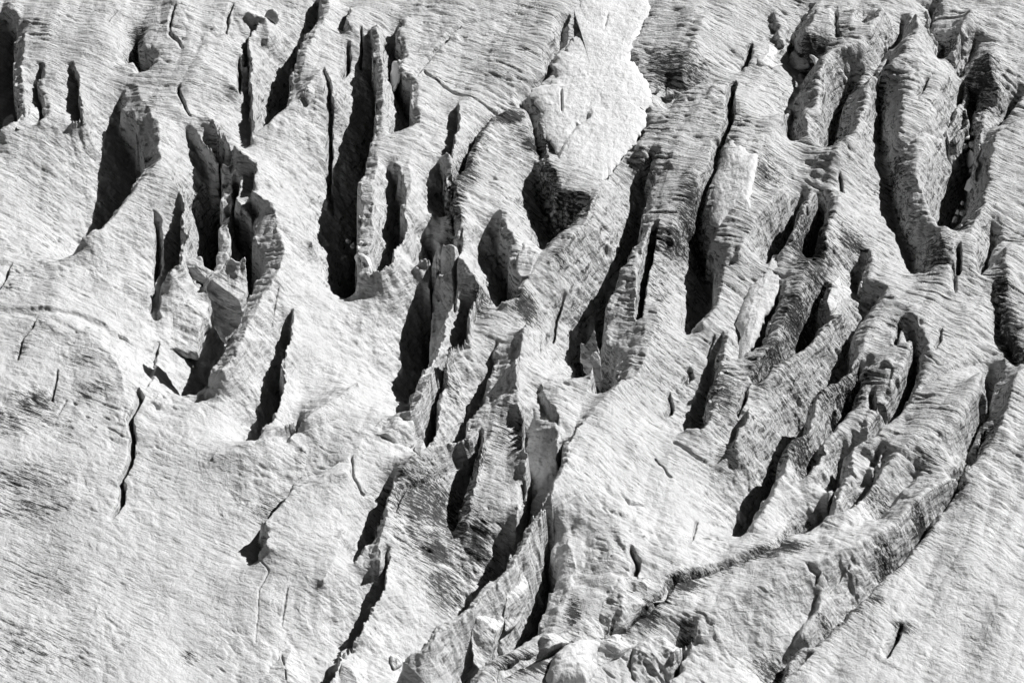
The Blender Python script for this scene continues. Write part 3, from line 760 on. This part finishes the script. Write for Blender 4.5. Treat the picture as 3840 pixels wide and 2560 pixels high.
def micro(x, y, a, q, amt):
    """layer ridges and grooves, melt scallops, hummocks"""
    rough = np.clip(0.55 + 0.9 * perlin(x / 15, y / 18, 30), 0.15, 1.3)
    band = band_field(x, y)
    r = (0.10 * perlin(a / 8, q / 1.5, 31) + 0.07 * perlin(a / 4, q / .7, 32)) * band
    g1 = np.clip(1 - np.abs(perlin(a / 13, q / 2.0, 33)) / 0.14, 0, 1) * np.clip(perlin(a / 6, q / 5, 34) * 2 + .3, 0, 1)
    g2 = np.clip(1 - np.abs(perlin(a / 8, q / 1.0, 38)) / 0.2, 0, 1) * np.clip(perlin(a / 5, q / 3, 39) * 2 + .2, 0, 1)
    wx = .86 * x + .62 * y + 1.6 * perlin(x / 6, y / 6, 46) + .5 * perlin(x / 2, y / 2, 47)
    wy = (.86 * y - .50 * x) / 1.6 + 1.6 * perlin(x / 6, y / 6, 48) + .5 * perlin(x / 2, y / 2, 49)
    n = 0.65 * billow(wx / 4.2, wy / 4.2, 35) + 0.24 * billow(wx / 1.7, wy / 1.7, 36) + 0.06 * billow(wx / .75, wy / .75, 37)
    n = n + 0.25 * perlin(x / 5, y / 6, 40)
    pit = np.clip(perlin(a / 2.4, q / 1.0, 42) - .42, 0, 1) * np.clip(perlin(x / 9, y / 9, 43) * 2 + .4, 0, 1)
    pit2 = np.clip(perlin(a / 1.1, q / .6, 44) - .45, 0, 1) * np.clip(perlin(x / 6, y / 6, 45) * 2 + .2, 0, 1)
    n = n - 1.2 * pit - .6 * pit2
    calm = 1 / (1 + np.exp((y + 30) / 6)) * np.maximum(1 / (1 + np.exp((x + 28) / 6)), 1 / (1 + np.exp(-(x - 38 + (y + 60) * -.6) / 5)))
    n = n * (1 - .55 * calm)
    return (r * 1.3 - (0.36 * g1 + 0.21 * g2) * band * (.4 + .6 * np.clip(band, 0, 1)) + n * rough * np.clip(1.15 - .6 * band, .3, 1)) * amt

# ------------------------------------------------------------------ the glacier
def axis(lo, hi, n, out, m):
    mid = np.linspace(lo, hi, n)
    st = mid[1] - mid[0]
    g = np.geomspace(1, out / st, m).cumsum()
    g = g / g[-1] * out
    return np.concatenate([lo - g[::-1], mid, hi + g])

NX, NY = 1360, 1150
gx = axis(-240, W + 240, NX, 4200, 40)
gy = axis(-420, H + 380, NY, 1500, 30)
PXX, PYY = np.meshgrid(gx, gy)
G = ground(PXX.ravel(), PYY.ravel(), 0.0)
X, Y = G[:, 0].astype(np.float32), G[:, 1].astype(np.float32)
dep, dirt_c = carve(X, Y)
Z = base_relief(X, Y) - dep
a, q, _ = layer_coords(X, Y, Z)
Z = Z + micro(X, Y, a, q, 1.0)
a, q, z_ = layer_coords(X, Y, Z)
dirt = np.clip(np.maximum(dirt_c, dirt_field(X, Y)), 0, 1)
n0, n1 = len(gx), len(gy)
idx = np.arange(n0 * n1).reshape(n1, n0)
quads = np.stack([idx[:-1, :-1], idx[1:, :-1], idx[1:, 1:], idx[:-1, 1:]], -1).reshape(-1, 4)
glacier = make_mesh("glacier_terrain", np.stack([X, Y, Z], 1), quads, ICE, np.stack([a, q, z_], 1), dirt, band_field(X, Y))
glacier['kind'] = 'structure'
glacier['label'] = 'pale streaked glacier ice cut by deep dark crevasses'


# ------------------------------------------------------------------ where sight lines meet the ice
def land(px, py):
    """height of the glacier surface seen at photograph points"""
    px, py = np.asarray(px, float), np.asarray(py, float)
    zs = np.arange(3.0, -11.0, -0.12)
    out = np.full(px.shape, -3.0)
    done = np.zeros(px.shape, bool)
    gp = ground(np.repeat(px, len(zs)), np.repeat(py, len(zs)), np.tile(zs, len(px)))
    d, _ = carve(gp[:, 0], gp[:, 1])
    h = (base_relief(gp[:, 0], gp[:, 1]) - d).reshape(len(px), len(zs))
    under = zs[None, :] <= h
    k = np.argmax(under, 1)
    return np.where(under.any(1), zs[k], -6.0)

def ice_body(name, label, cat, tile, outline, kind='lie', thick=2.5, lean=1.15, sink=0.2, snow=False,
             group=None, rough=1.0, power=2.6, dirt=0.0, lift=0.0, cuts=(), nr=46, na=260, clipz=2.0):
    """a closed lump of ice or snow whose rim follows the traced outline at its own place and depth"""
    p = np.array([src(tile, *v) for v in outline])
    # closed, evenly resampled outline
    q = np.vstack([p, p[:1]])
    seg = np.sqrt((np.diff(q, axis=0) ** 2).sum(1))
    cum = np.concatenate([[0], seg.cumsum()])
    span = max(np.ptp(p[:, 0]), np.ptp(p[:, 1]))
    na = int(min(na, max(60, cum[-1] / 5)))
    nr = int(min(nr, max(14, span / 9)))
    s_ = np.linspace(0, cum[-1], na, endpoint=False)
    ox, oy = np.interp(s_, cum, q[:, 0]), np.interp(s_, cum, q[:, 1])
    ox = (ox * 2 + np.roll(ox, 1) + np.roll(ox, -1)) / 4
    oy = (oy * 2 + np.roll(oy, 1) + np.roll(oy, -1)) / 4
    jit = min(11.0 if snow else 5.0, span * 0.02)
    jx = jit * perlin(s_ / 26, s_ * 0 + len(label), 61) + jit * .5 * perlin(s_ / 9, s_ * 0 + len(label), 62)
    jy = jit * perlin(s_ / 26, s_ * 0 + len(label), 63) + jit * .5 * perlin(s_ / 9, s_ * 0 + len(label), 64)
    # centre: mean of the area
    cr = ox * np.roll(oy, -1) - np.roll(ox, -1) * oy
    A_ = cr.sum() / 2
    cx = ((ox + np.roll(ox, -1)) * cr).sum() / (6 * A_)
    cy = ((oy + np.roll(oy, -1)) * cr).sum() / (6 * A_)
    ring = np.linspace(0, 1, nr) ** 0.8
    rr = np.repeat(ring, na)
    fx = cx + (np.tile(ox, nr) - cx) * rr + np.tile(jx, nr) * rr ** 9
    fy = cy + (np.tile(oy, nr) - cy) * rr + np.tile(jy, nr) * rr ** 9
    if kind == 'stand':
        vb = oy.max()
        near = oy > vb - 0.18 * np.ptp(oy)
        zb = float(np.median(land(ox[near][::3], oy[near][::3]))) + lift
        zr = zb + (vb - fy) * PX * math.cos(ELEV) * lean
        nrm = np.array([0.05, -math.sin(math.atan(lean * math.cos(ELEV) / math.sin(ELEV))) * .8, 0.62])
    else:
        l = land(ox[::4], oy[::4])
        M = np.stack([np.ones(len(l)), (ox[::4] - cx), (oy[::4] - cy)], 1)
        l = np.clip(l, np.median(l) - clipz, np.median(l) + clipz)
        k, *_ = np.linalg.lstsq(M, l, rcond=None)
        zr = k[0] + k[1] * (fx - cx) + k[2] * (fy - cy) + lift
        nrm = np.array([0.03, -0.12, 1.0])
    nrm = nrm / np.linalg.norm(nrm)
    B = ground(fx, fy, zr)
    prof = np.clip(1 - rr ** power, 0, 1) ** 0.62
    x, y = B[:, 0], B[:, 1]
    a_, q_, _ = layer_coords(x, y, B[:, 2])
    if snow:
        u_, v_ = x * .83 + y * .31 + .5 * perlin(x / 2, y / 2, 74), y * .7 - x * .45 + .5 * perlin(x / 2 + 9, y / 2, 74)
        rel = 0.13 * perlin(u_ / 1.2, v_ / .8, 71) + 0.08 * perlin(u_ / .6, v_ / .4, 72) + 0.30 * perlin(u_ / 4, v_ / 5, 73)
    else:
        rel = 0.30 * perlin(x / 2.2, y / 2.4, 75) + 0.14 * perlin(x / .9, y / 1.0, 76) + 0.06 * perlin(x / .4, y / .45, 77)
        rel = rel + 0.12 * perlin(a_ / 5, q_ / .9, 78) + 0.07 * perlin(a_ / 3, q_ / .45, 79) + 0.35 * perlin(x / 4.5, y / 5, 80)
    rel = rel * rough * min(1.0, thick / 1.5) * np.clip((1 - rr) * 6, 0, 1)
    for (x0, y0, x1, y1, wd, dp) in cuts:
        ax, ay = src(tile, x0, y0)
        bx, by = src(tile, x1, y1)
        L2 = (bx - ax) ** 2 + (by - ay) ** 2
        t = np.clip(((fx - ax) * (bx - ax) + (fy - ay) * (by - ay)) / L2, 0, 1)
        dd = np.hypot(fx - ax - t * (bx - ax), fy - ay - t * (by - ay)) * PX
        rel = rel - dp * np.clip(1 - dd / wd, 0, 1) ** .7 * np.clip(np.minimum(t, 1 - t) * 6, .2, 1)
    if not snow:
        fr = np.random.RandomState(len(label) * 7 + int(cx))
        top = np.full(len(fx), 9.0)
        sp = max(np.ptp(fx), np.ptp(fy)) * PX
        for k_ in range(8):
            an = fr.rand() * 6.283
            gsl = fr.uniform(.15, .75)
            top = np.minimum(top, fr.uniform(.62, 1.0) * thick + gsl * ((fx - cx) * math.cos(an) + (fy - cy) * math.sin(an)) * PX)
        prof = np.minimum(prof, np.maximum(top / thick, 0.05))
    F = B + nrm * (thick * (prof - sink) + rel)[:, None]
    # the side turned away
    nb = 10
    rb = np.repeat(np.linspace(1, 0, nb + 1)[1:], na)
    bxp = cx + (np.tile(ox, nb) - cx) * rb + np.tile(jx, nb) * rb ** 9
    byp = cy + (np.tile(oy, nb) - cy) * rb + np.tile(jy, nb) * rb ** 9
    zrb = (zb + (vb - byp) * PX * math.cos(ELEV) * lean) if kind == 'stand' else (k[0] + k[1] * (bxp - cx) + k[2] * (byp - cy) + lift)
    Bb = ground(bxp, byp, zrb)
    K = Bb - nrm * (thick * (sink + 0.9 * np.sqrt(np.clip(1 - rb ** 2, 0, 1))))[:, None]
    co = np.vstack([F, K])
    rows = nr + nb
    idx = np.arange(rows * na).reshape(rows, na)
    r0, r1 = idx[:-1], idx[1:]
    qd = np.stack([r0, r1, np.roll(r1, -1, 1), np.roll(r0, -1, 1)], -1).reshape(-1, 4)
    # keep the faces outward whatever way the outline was walked
    if A_ < 0:
        qd = qd[:, ::-1]
    a_, q_, z__ = layer_coords(co[:, 0], co[:, 1], co[:, 2])
    dv = np.full(len(co), dirt, np.float32)
    # origin at the middle of the base
    o0 = np.array([co[:, 0].mean(), co[:, 1].mean(), co[:, 2].min()])
    o = make_mesh(name, co - o0, qd, SNOW if snow else ICE_B, np.stack([a_, q_, z__], 1), dv)
    o.location = o0
    o['label'] = label
    o['category'] = cat
    if group:
        o['group'] = group
    return o

# --- old snow lying in the hollows
ice_body('snow_patch', 'largest white snow patch, dimpled and cracked, filling the hollow at the top', 'snow patch', 'C0',
 [(560,-60),(940,-60),(960,40),(900,140),(870,220),(840,290),(800,370),(860,440),(920,520),(950,600),(945,690),(890,730),(925,745),(880,850),(845,940),(790,985),(730,1060),(690,1120),(620,1200),(550,1210),(480,1240),(400,1280),(340,1180),(305,1110),(340,1010),(300,960),(260,890),(235,880),(235,800),(225,720),(140,620),(170,575),(270,560),(330,480),(290,440),(340,350),(380,320),(440,230),(500,190),(540,170),(450,120),(430,50)],
 kind='lie', thick=1.0, snow=True, sink=.35, lift=.35, power=5, cuts=[(355,590,360,750,.22,.8),(545,760,470,815,.5,.9),(470,815,400,880,.6,.6),(660,100,640,200,.2,.4)], nr=90, na=420)
ice_body('snow_patch', 'narrow white snow patch in the groove between two streaked ice ribs', 'snow patch', 'C0',
 [(1470,890),(1540,920),(1570,980),(1640,1000),(1640,1080),(1610,1200),(1590,1330),(1600,1360),(1540,1400),(1440,1430),(1370,1480),(1325,1450),(1325,1360),(1330,1200),(1400,1050),(1420,960)],
 kind='lie', thick=1.1, snow=True, sink=.3, lift=.3, power=4, dirt=.05)
ice_body('snow_patch', 'long mottled snow strip slanting down beside a dark dusty gully', 'snow patch', 'C1',
 [(1740,220),(1790,200),(1890,210),(1850,330),(1800,430),(1740,560),(1690,620),(1640,760),(1560,905),(1520,900),(1510,820),(1530,740),(1490,660),(1540,530),(1580,430),(1660,350)],
 kind='lie', thick=1.3, snow=True, sink=.3, lift=.35, power=3, dirt=.15)
ice_body('snow_patch', 'smooth snow tongue on the ledge between two dark crevasses', 'snow patch', 'B0',
 [(910,400),(985,400),(975,480),(940,560),(905,620),(890,560),(895,480)], kind='lie', thick=.8, snow=True, power=4, lift=.2)
ice_body('snow_patch', 'rounded white snow lump at the lower mouth of the deep central crevasse', 'snow lump', 'B1',
 [(660,215),(700,210),(770,250),(780,290),(770,330),(720,290),(665,240)], thick=1.3, snow=True, lift=.1, power=2, sink=.3)
ice_body('snow_patch', 'oval snow remnant on the floor of the wide gully near the right edge', 'snow patch', 'D0',
 [(1390,975),(1420,1005),(1420,1060),(1385,1100),(1358,1075),(1365,1010)], kind='lie', thick=.5, snow=True, lift=.25)
ice_body('snow_patch', 'small ragged snow scrap below the oval snow remnant in the gully', 'snow patch', 'D0',
 [(1400,1145),(1418,1200),(1385,1255),(1350,1235),(1370,1180)], kind='lie', thick=.4, snow=True, lift=.2, dirt=.2)
ice_body('snow_patch', 'curved snow scrap in the dusty pit among the upper ribs', 'snow patch', 'D0',
 [(325,350),(365,365),(405,395),(380,432),(360,385)], kind='lie', thick=.4, snow=True, lift=.2)
ice_body('snow_patch', 'white domed snow heap with dimples at the bottom of the picture', 'snow patch', 'C2',
 [(250,1530),(300,1400),(370,1330),(480,1280),(560,1280),(620,1300),(590,1360),(560,1420),(600,1470),(520,1580),(270,1590)], thick=2.4, snow=True, lean=.8, dirt=.08, lift=.4)

# --- seracs, blocks and lumps of ice
ice_body('serac', 'big rounded ice block with dark curved bands standing in the crevasse on the left', 'ice block', 'A1',
 [(1035,335),(1100,345),(1200,350),(1280,385),(1340,410),(1362,470),(1370,560),(1380,680),(1340,700),(1310,830),(1300,880),(1230,865),(1150,840),(1060,840),(1040,760),(1010,670),(960,620),(1000,560),(985,490),(1000,430),(1020,380)], thick=3.2, power=4, lift=.3, lean=1.25)
ice_body('serac', 'half shaded ice block wedged behind the big banded block', 'ice block', 'A1',
 [(1090,335),(1180,290),(1240,235),(1320,225),(1330,290),(1400,330),(1360,400),(1340,415),(1230,360)], kind='stand', lean=.9, thick=2.0, lift=.2)
ice_body('serac', 'lumpy bright topped ice block leaning on the shaded crevasse wall', 'ice block', 'A1',
 [(1350,420),(1390,370),(1440,330),(1500,235),(1560,270),(1600,220),(1610,340),(1620,480),(1600,600),(1560,700),(1470,800),(1440,770),(1400,680),(1385,560),(1360,480)], kind='stand', lean=.9, thick=2.2, lift=.2)
ice_body('ice_pinnacle', 'sharp two pronged ice tooth standing beside a deep shaded crevasse', 'ice pinnacle', 'C1',
 [(485,790),(505,800),(520,797),(545,760),(575,700),(583,765),(598,830),(610,890),(625,1030),(620,1120),(560,1050),(505,970),(480,900)], kind='stand', thick=.9, lean=1.2, rough=.5, power=2)
ice_body('serac', 'tall leaning ice column with a rounded pale top near the bottom', 'serac', 'B2',
 [(1580,940),(1630,950),(1655,1040),(1650,1140),(1620,1220),(1580,1330),(1540,1440),(1490,1480),(1440,1430),(1430,1330),(1420,1240),(1450,1150),(1500,1040),(1540,970)], thick=2.6, lean=1.2, lift=.3)
ice_body('serac', 'rounded ice shoulder right behind the tall leaning column', 'serac', 'C2',
 [(-10,870),(30,830),(90,818),(125,870),(148,930),(145,1010),(110,1110),(60,1180),(0,1230),(-20,1150),(-5,1000)], thick=2.0, lean=1.2, lift=.6)
ice_body('ice_mound', 'smooth cone shaped ice mound split by one crack at the bottom edge', 'ice mound', 'B2',
 [(-20,1600),(60,1490),(110,1420),(180,1335),(230,1330),(290,1390),(330,1450),(370,1520),(390,1600)], thick=2.4, lean=.9, rough=.6, lift=.3, cuts=[(180,1370,205,1480,.16,.5),(205,1480,215,1570,.16,.5)])
ice_body('ice_block', 'blunt white ice block beside the long thin crack at the bottom edge', 'ice block', 'B2',
 [(570,1350),(620,1330),(690,1350),(740,1420),(745,1500),(780,1590),(540,1600),(560,1480),(575,1410)], thick=2.0, rough=.7, lift=.5)
ice_body('ice_lump', 'small round ice lump above the pale ridge in the lower middle', 'ice lump', 'B2',
 [(890,1395),(915,1372),(950,1370),(975,1400),(975,1440),(920,1480),(895,1440)], thick=1.0, lift=.2)
ice_body('ice_block', 'squat cracked ice block at the lower end of the curved shaded crevasse', 'ice block', 'B1',
 [(780,1385),(800,1320),(850,1268),(940,1252),(1025,1248),(1058,1330),(1055,1445),(990,1480),(900,1440)], thick=2.2, rough=.9, lift=.4, power=3.4)
ice_body('ice_lump', 'small pointed ice cone between two dark crevasse mouths in the middle', 'ice lump', 'B1',
 [(1050,1490),(1062,1440),(1085,1412),(1110,1430),(1140,1500),(1090,1520)], thick=.8, lift=.2)
ice_body('ice_block', 'flat topped pale ice slab just left of the black dust streak', 'ice block', 'C2',
 [(760,870),(800,860),(900,880),(1000,920),(1060,960),(1030,1040),(930,1030),(870,990),(770,940)], thick=1.6, kind='lie', lift=.3, power=4)
ice_body('ice_block', 'square edged ice block with a shaded notched front below the flat slab', 'ice block', 'C2',
 [(560,1090),(640,1010),(740,955),(850,990),(925,1040),(880,1090),(820,1160),(780,1220),(690,1240),(650,1270),(610,1170)], thick=2.4, lean=.9, lift=.3, power=3.5, cuts=[(700,1150,680,1250,.3,.7)])
ice_body('ice_block', 'low wedge of ice between the domed snow heap and the knobbly block', 'ice block', 'C2',
 [(600,1310),(680,1260),(790,1230),(880,1275),(820,1330),(740,1390),(690,1410),(610,1450),(570,1390)], thick=1.8, lean=.8, lift=.3)
ice_body('ice_block', 'knobbly melting ice block with deep hollows at the bottom edge', 'ice block', 'C2',
 [(820,1330),(880,1280),(950,1255),(1040,1270),(1080,1320),(1150,1350),(1150,1400),(1110,1480),(1080,1590),(850,1600),(810,1500)], thick=2.4, lean=.9, rough=1.4, lift=.3)
ice_body('ice_ridge', 'long rounded ice ridge curving up behind the domed snow heap', 'ice ridge', 'C2',
 [(-60,1450),(120,1320),(250,1250),(400,1210),(500,1130),(560,1125),(620,1190),(640,1260),(560,1290),(430,1290),(330,1340),(180,1420),(-60,1560)], thick=1.8, kind='lie', lift=.6, rough=.9)
ice_body('ice_lump', 'knob shaped ice lump on the crest at the far left edge', 'ice lump', 'A0',
 [(10,865),(20,790),(45,740),(80,740),(105,790),(100,830),(60,845)], thick=1.0, lift=.2)
ice_body('ice_lump', 'small white ice knob in the mouth of a narrow crevasse on the left', 'ice lump', 'A0',
 [(530,765),(540,700),(565,680),(590,700),(583,745)], thick=.8, lift=.2)
ice_body('ice_block', 'row of broken ice chunks along the rim at the far left', 'ice block', 'A0',
 [(105,835),(115,780),(160,720),(250,700),(275,740),(265,790),(150,840)], thick=1.1, lift=.2, rough=1.3)
ice_body('ice_boulder', 'overhanging pale ice boulder casting a shadow near the top', 'ice boulder', 'B0',
 [(70,110),(95,65),(130,52),(165,85),(170,130),(150,160),(110,140)], kind='stand', thick=1.2, lift=.3, lean=1.2)
ice_body('ice_lump', 'rounded ice knob on the rim above the jagged white crest', 'ice lump', 'B0',
 [(330,625),(345,560),(380,543),(410,570),(400,640),(360,680)], thick=1.0, lift=.2)
ice_body('serac', 'pale ice block with a grey front at the end of a short dark crevasse', 'ice block', 'C1',
 [(60,300),(70,150),(95,90),(160,120),(200,170),(245,200),(180,290),(150,350),(90,350)], thick=2.0, lean=1.3, lift=.2)
ice_body('ice_lump', 'pale cone of ice with fine vertical flutes in the upper gully', 'ice lump', 'D0',
 [(185,425),(220,340),(270,330),(310,360),(345,430),(260,450)], thick=1.2, lift=.1)
ice_body('ice_lump', 'double domed white ice lump beside the dusty pit', 'ice lump', 'D0',
 [(-10,370),(20,290),(70,275),(130,310),(145,360),(180,410),(100,440),(0,430)], thick=1.4, lift=.1)
ice_body('ice_shard', 'thin upright ice shard by the right margin of the largest snow patch', 'ice shard', 'C0',
 [(970,605),(985,560),(1003,532),(1010,580),(988,612)], kind='stand', thick=.4, lift=.1, lean=1.2)
ice_body('ice_shard', 'blunt ice shard next to the thin one below the dusty rib', 'ice shard', 'C0',
 [(1035,645),(1042,600),(1052,570),(1090,600),(1093,650),(1060,660)], kind='stand', thick=.6, lift=.1, lean=1.2)
ice_body('ice_block', 'pale lumpy ice block perched at the head of the shaded crevasse', 'ice block', 'D1',
 [(490,400),(540,345),(560,420),(600,420),(620,460),(660,470),(670,510),(620,505),(560,520),(530,570),(470,600),(450,520)], thick=1.6, lift=.4)

# --- broken ice lying in the crevasse floors
import bmesh
def chunk_mesh(seed):
    bm = bmesh.new()
    bmesh.ops.create_icosphere(bm, subdivisions=3, radius=1.0)
    fr = np.random.RandomState(seed)
    cuts_ = [(np.array(d) / np.linalg.norm(d), fr.uniform(.45, .8)) for d in fr.normal(size=(9, 3))]
    for v in bm.verts:
        p = np.array(v.co)
        for n_, h_ in cuts_:                        # broken faces
            k_ = p @ n_ - h_
            if k_ > 0:
                p = p - n_ * k_ * .92
        p = p * (1 + .10 * float(perlin(p[0] * 2.3 + seed, p[1] * 2.3 + p[2], 90)))
        v.co = p
    me = bpy.data.meshes.new("ice_chunk")
    bm.to_mesh(me)
    bm.free()
    a = me.attributes.new("dirt", 'FLOAT', 'POINT')
    a.data.foreach_set("value", np.full(len(me.vertices), .25, np.float32))
    a = me.attributes.new("layer", 'FLOAT_VECTOR', 'POINT')
    a.data.foreach_set("vector", (np.array([v.co for v in me.vertices], np.float32) + seed * 3).ravel())
    me.materials.append(ICE_B)
    return me

CHUNKS = [chunk_mesh(i + 3) for i in range(4)]
HEAPS = [
 ('C0', [(270,1340),(300,1400),(255,1440),(350,1420),(290,1480),(400,1400),(330,1500),(240,1500)], 'small broken ice chunk in the dusty pit below the largest snow patch', 'ice chunks in the pit below the snow patch'),
 ('C1', [(1410,930),(1400,1000),(1380,1040),(1440,980),(1350,1120),(1400,1100),(1330,1180),(1370,1200),(1450,900),(1330,1250),(1300,1280)], 'small broken ice chunk in the rubble gully beside the long snow strip', 'ice chunks in the rubble gully'),
 ('D0', [(1370,900),(1390,880),(1420,880),(1350,960),(1410,950),(1400,1120),(1340,1330),(1310,1390),(1350,1400),(1290,1440),(1330,1480)], 'small broken ice chunk on the floor of the wide gully near the right edge', 'ice chunks in the wide right gully'),
 ('B1', [(620,130),(650,160),(700,150),(740,140),(690,180)], 'small broken ice chunk on the floor of the deep central crevasse', 'ice chunks in the deep central crevasse'),
 ('C1', [(640,940),(660,980),(690,1010),(650,1040),(700,960)], 'small broken ice chunk at the lower end of the long shaded crevasse', 'ice chunks in the long shaded crevasse'),
]
rc = random.Random(11)
for tile, pts, label, group in HEAPS:
    pp = np.array([src(tile, *p) for p in pts])
    hz = land(pp[:, 0], pp[:, 1])
    for (px, py), z in zip(pp, hz):
        g = ground(px, py, z)
        o = bpy.data.objects.new("ice_chunk", rc.choice(CHUNKS))
        C.objects.link(o)
        r = rc.uniform(.28, .75)
        o.scale = (r * rc.uniform(.8, 1.3), r * rc.uniform(.8, 1.3), r * rc.uniform(.6, 1))
        o.rotation_euler = (rc.uniform(-.4, .4), rc.uniform(-.4, .4), rc.uniform(0, 6.28))
        o.location = (g[0], g[1], z + .12 * r)
        o['label'], o['category'], o['group'] = label, 'ice chunk', group
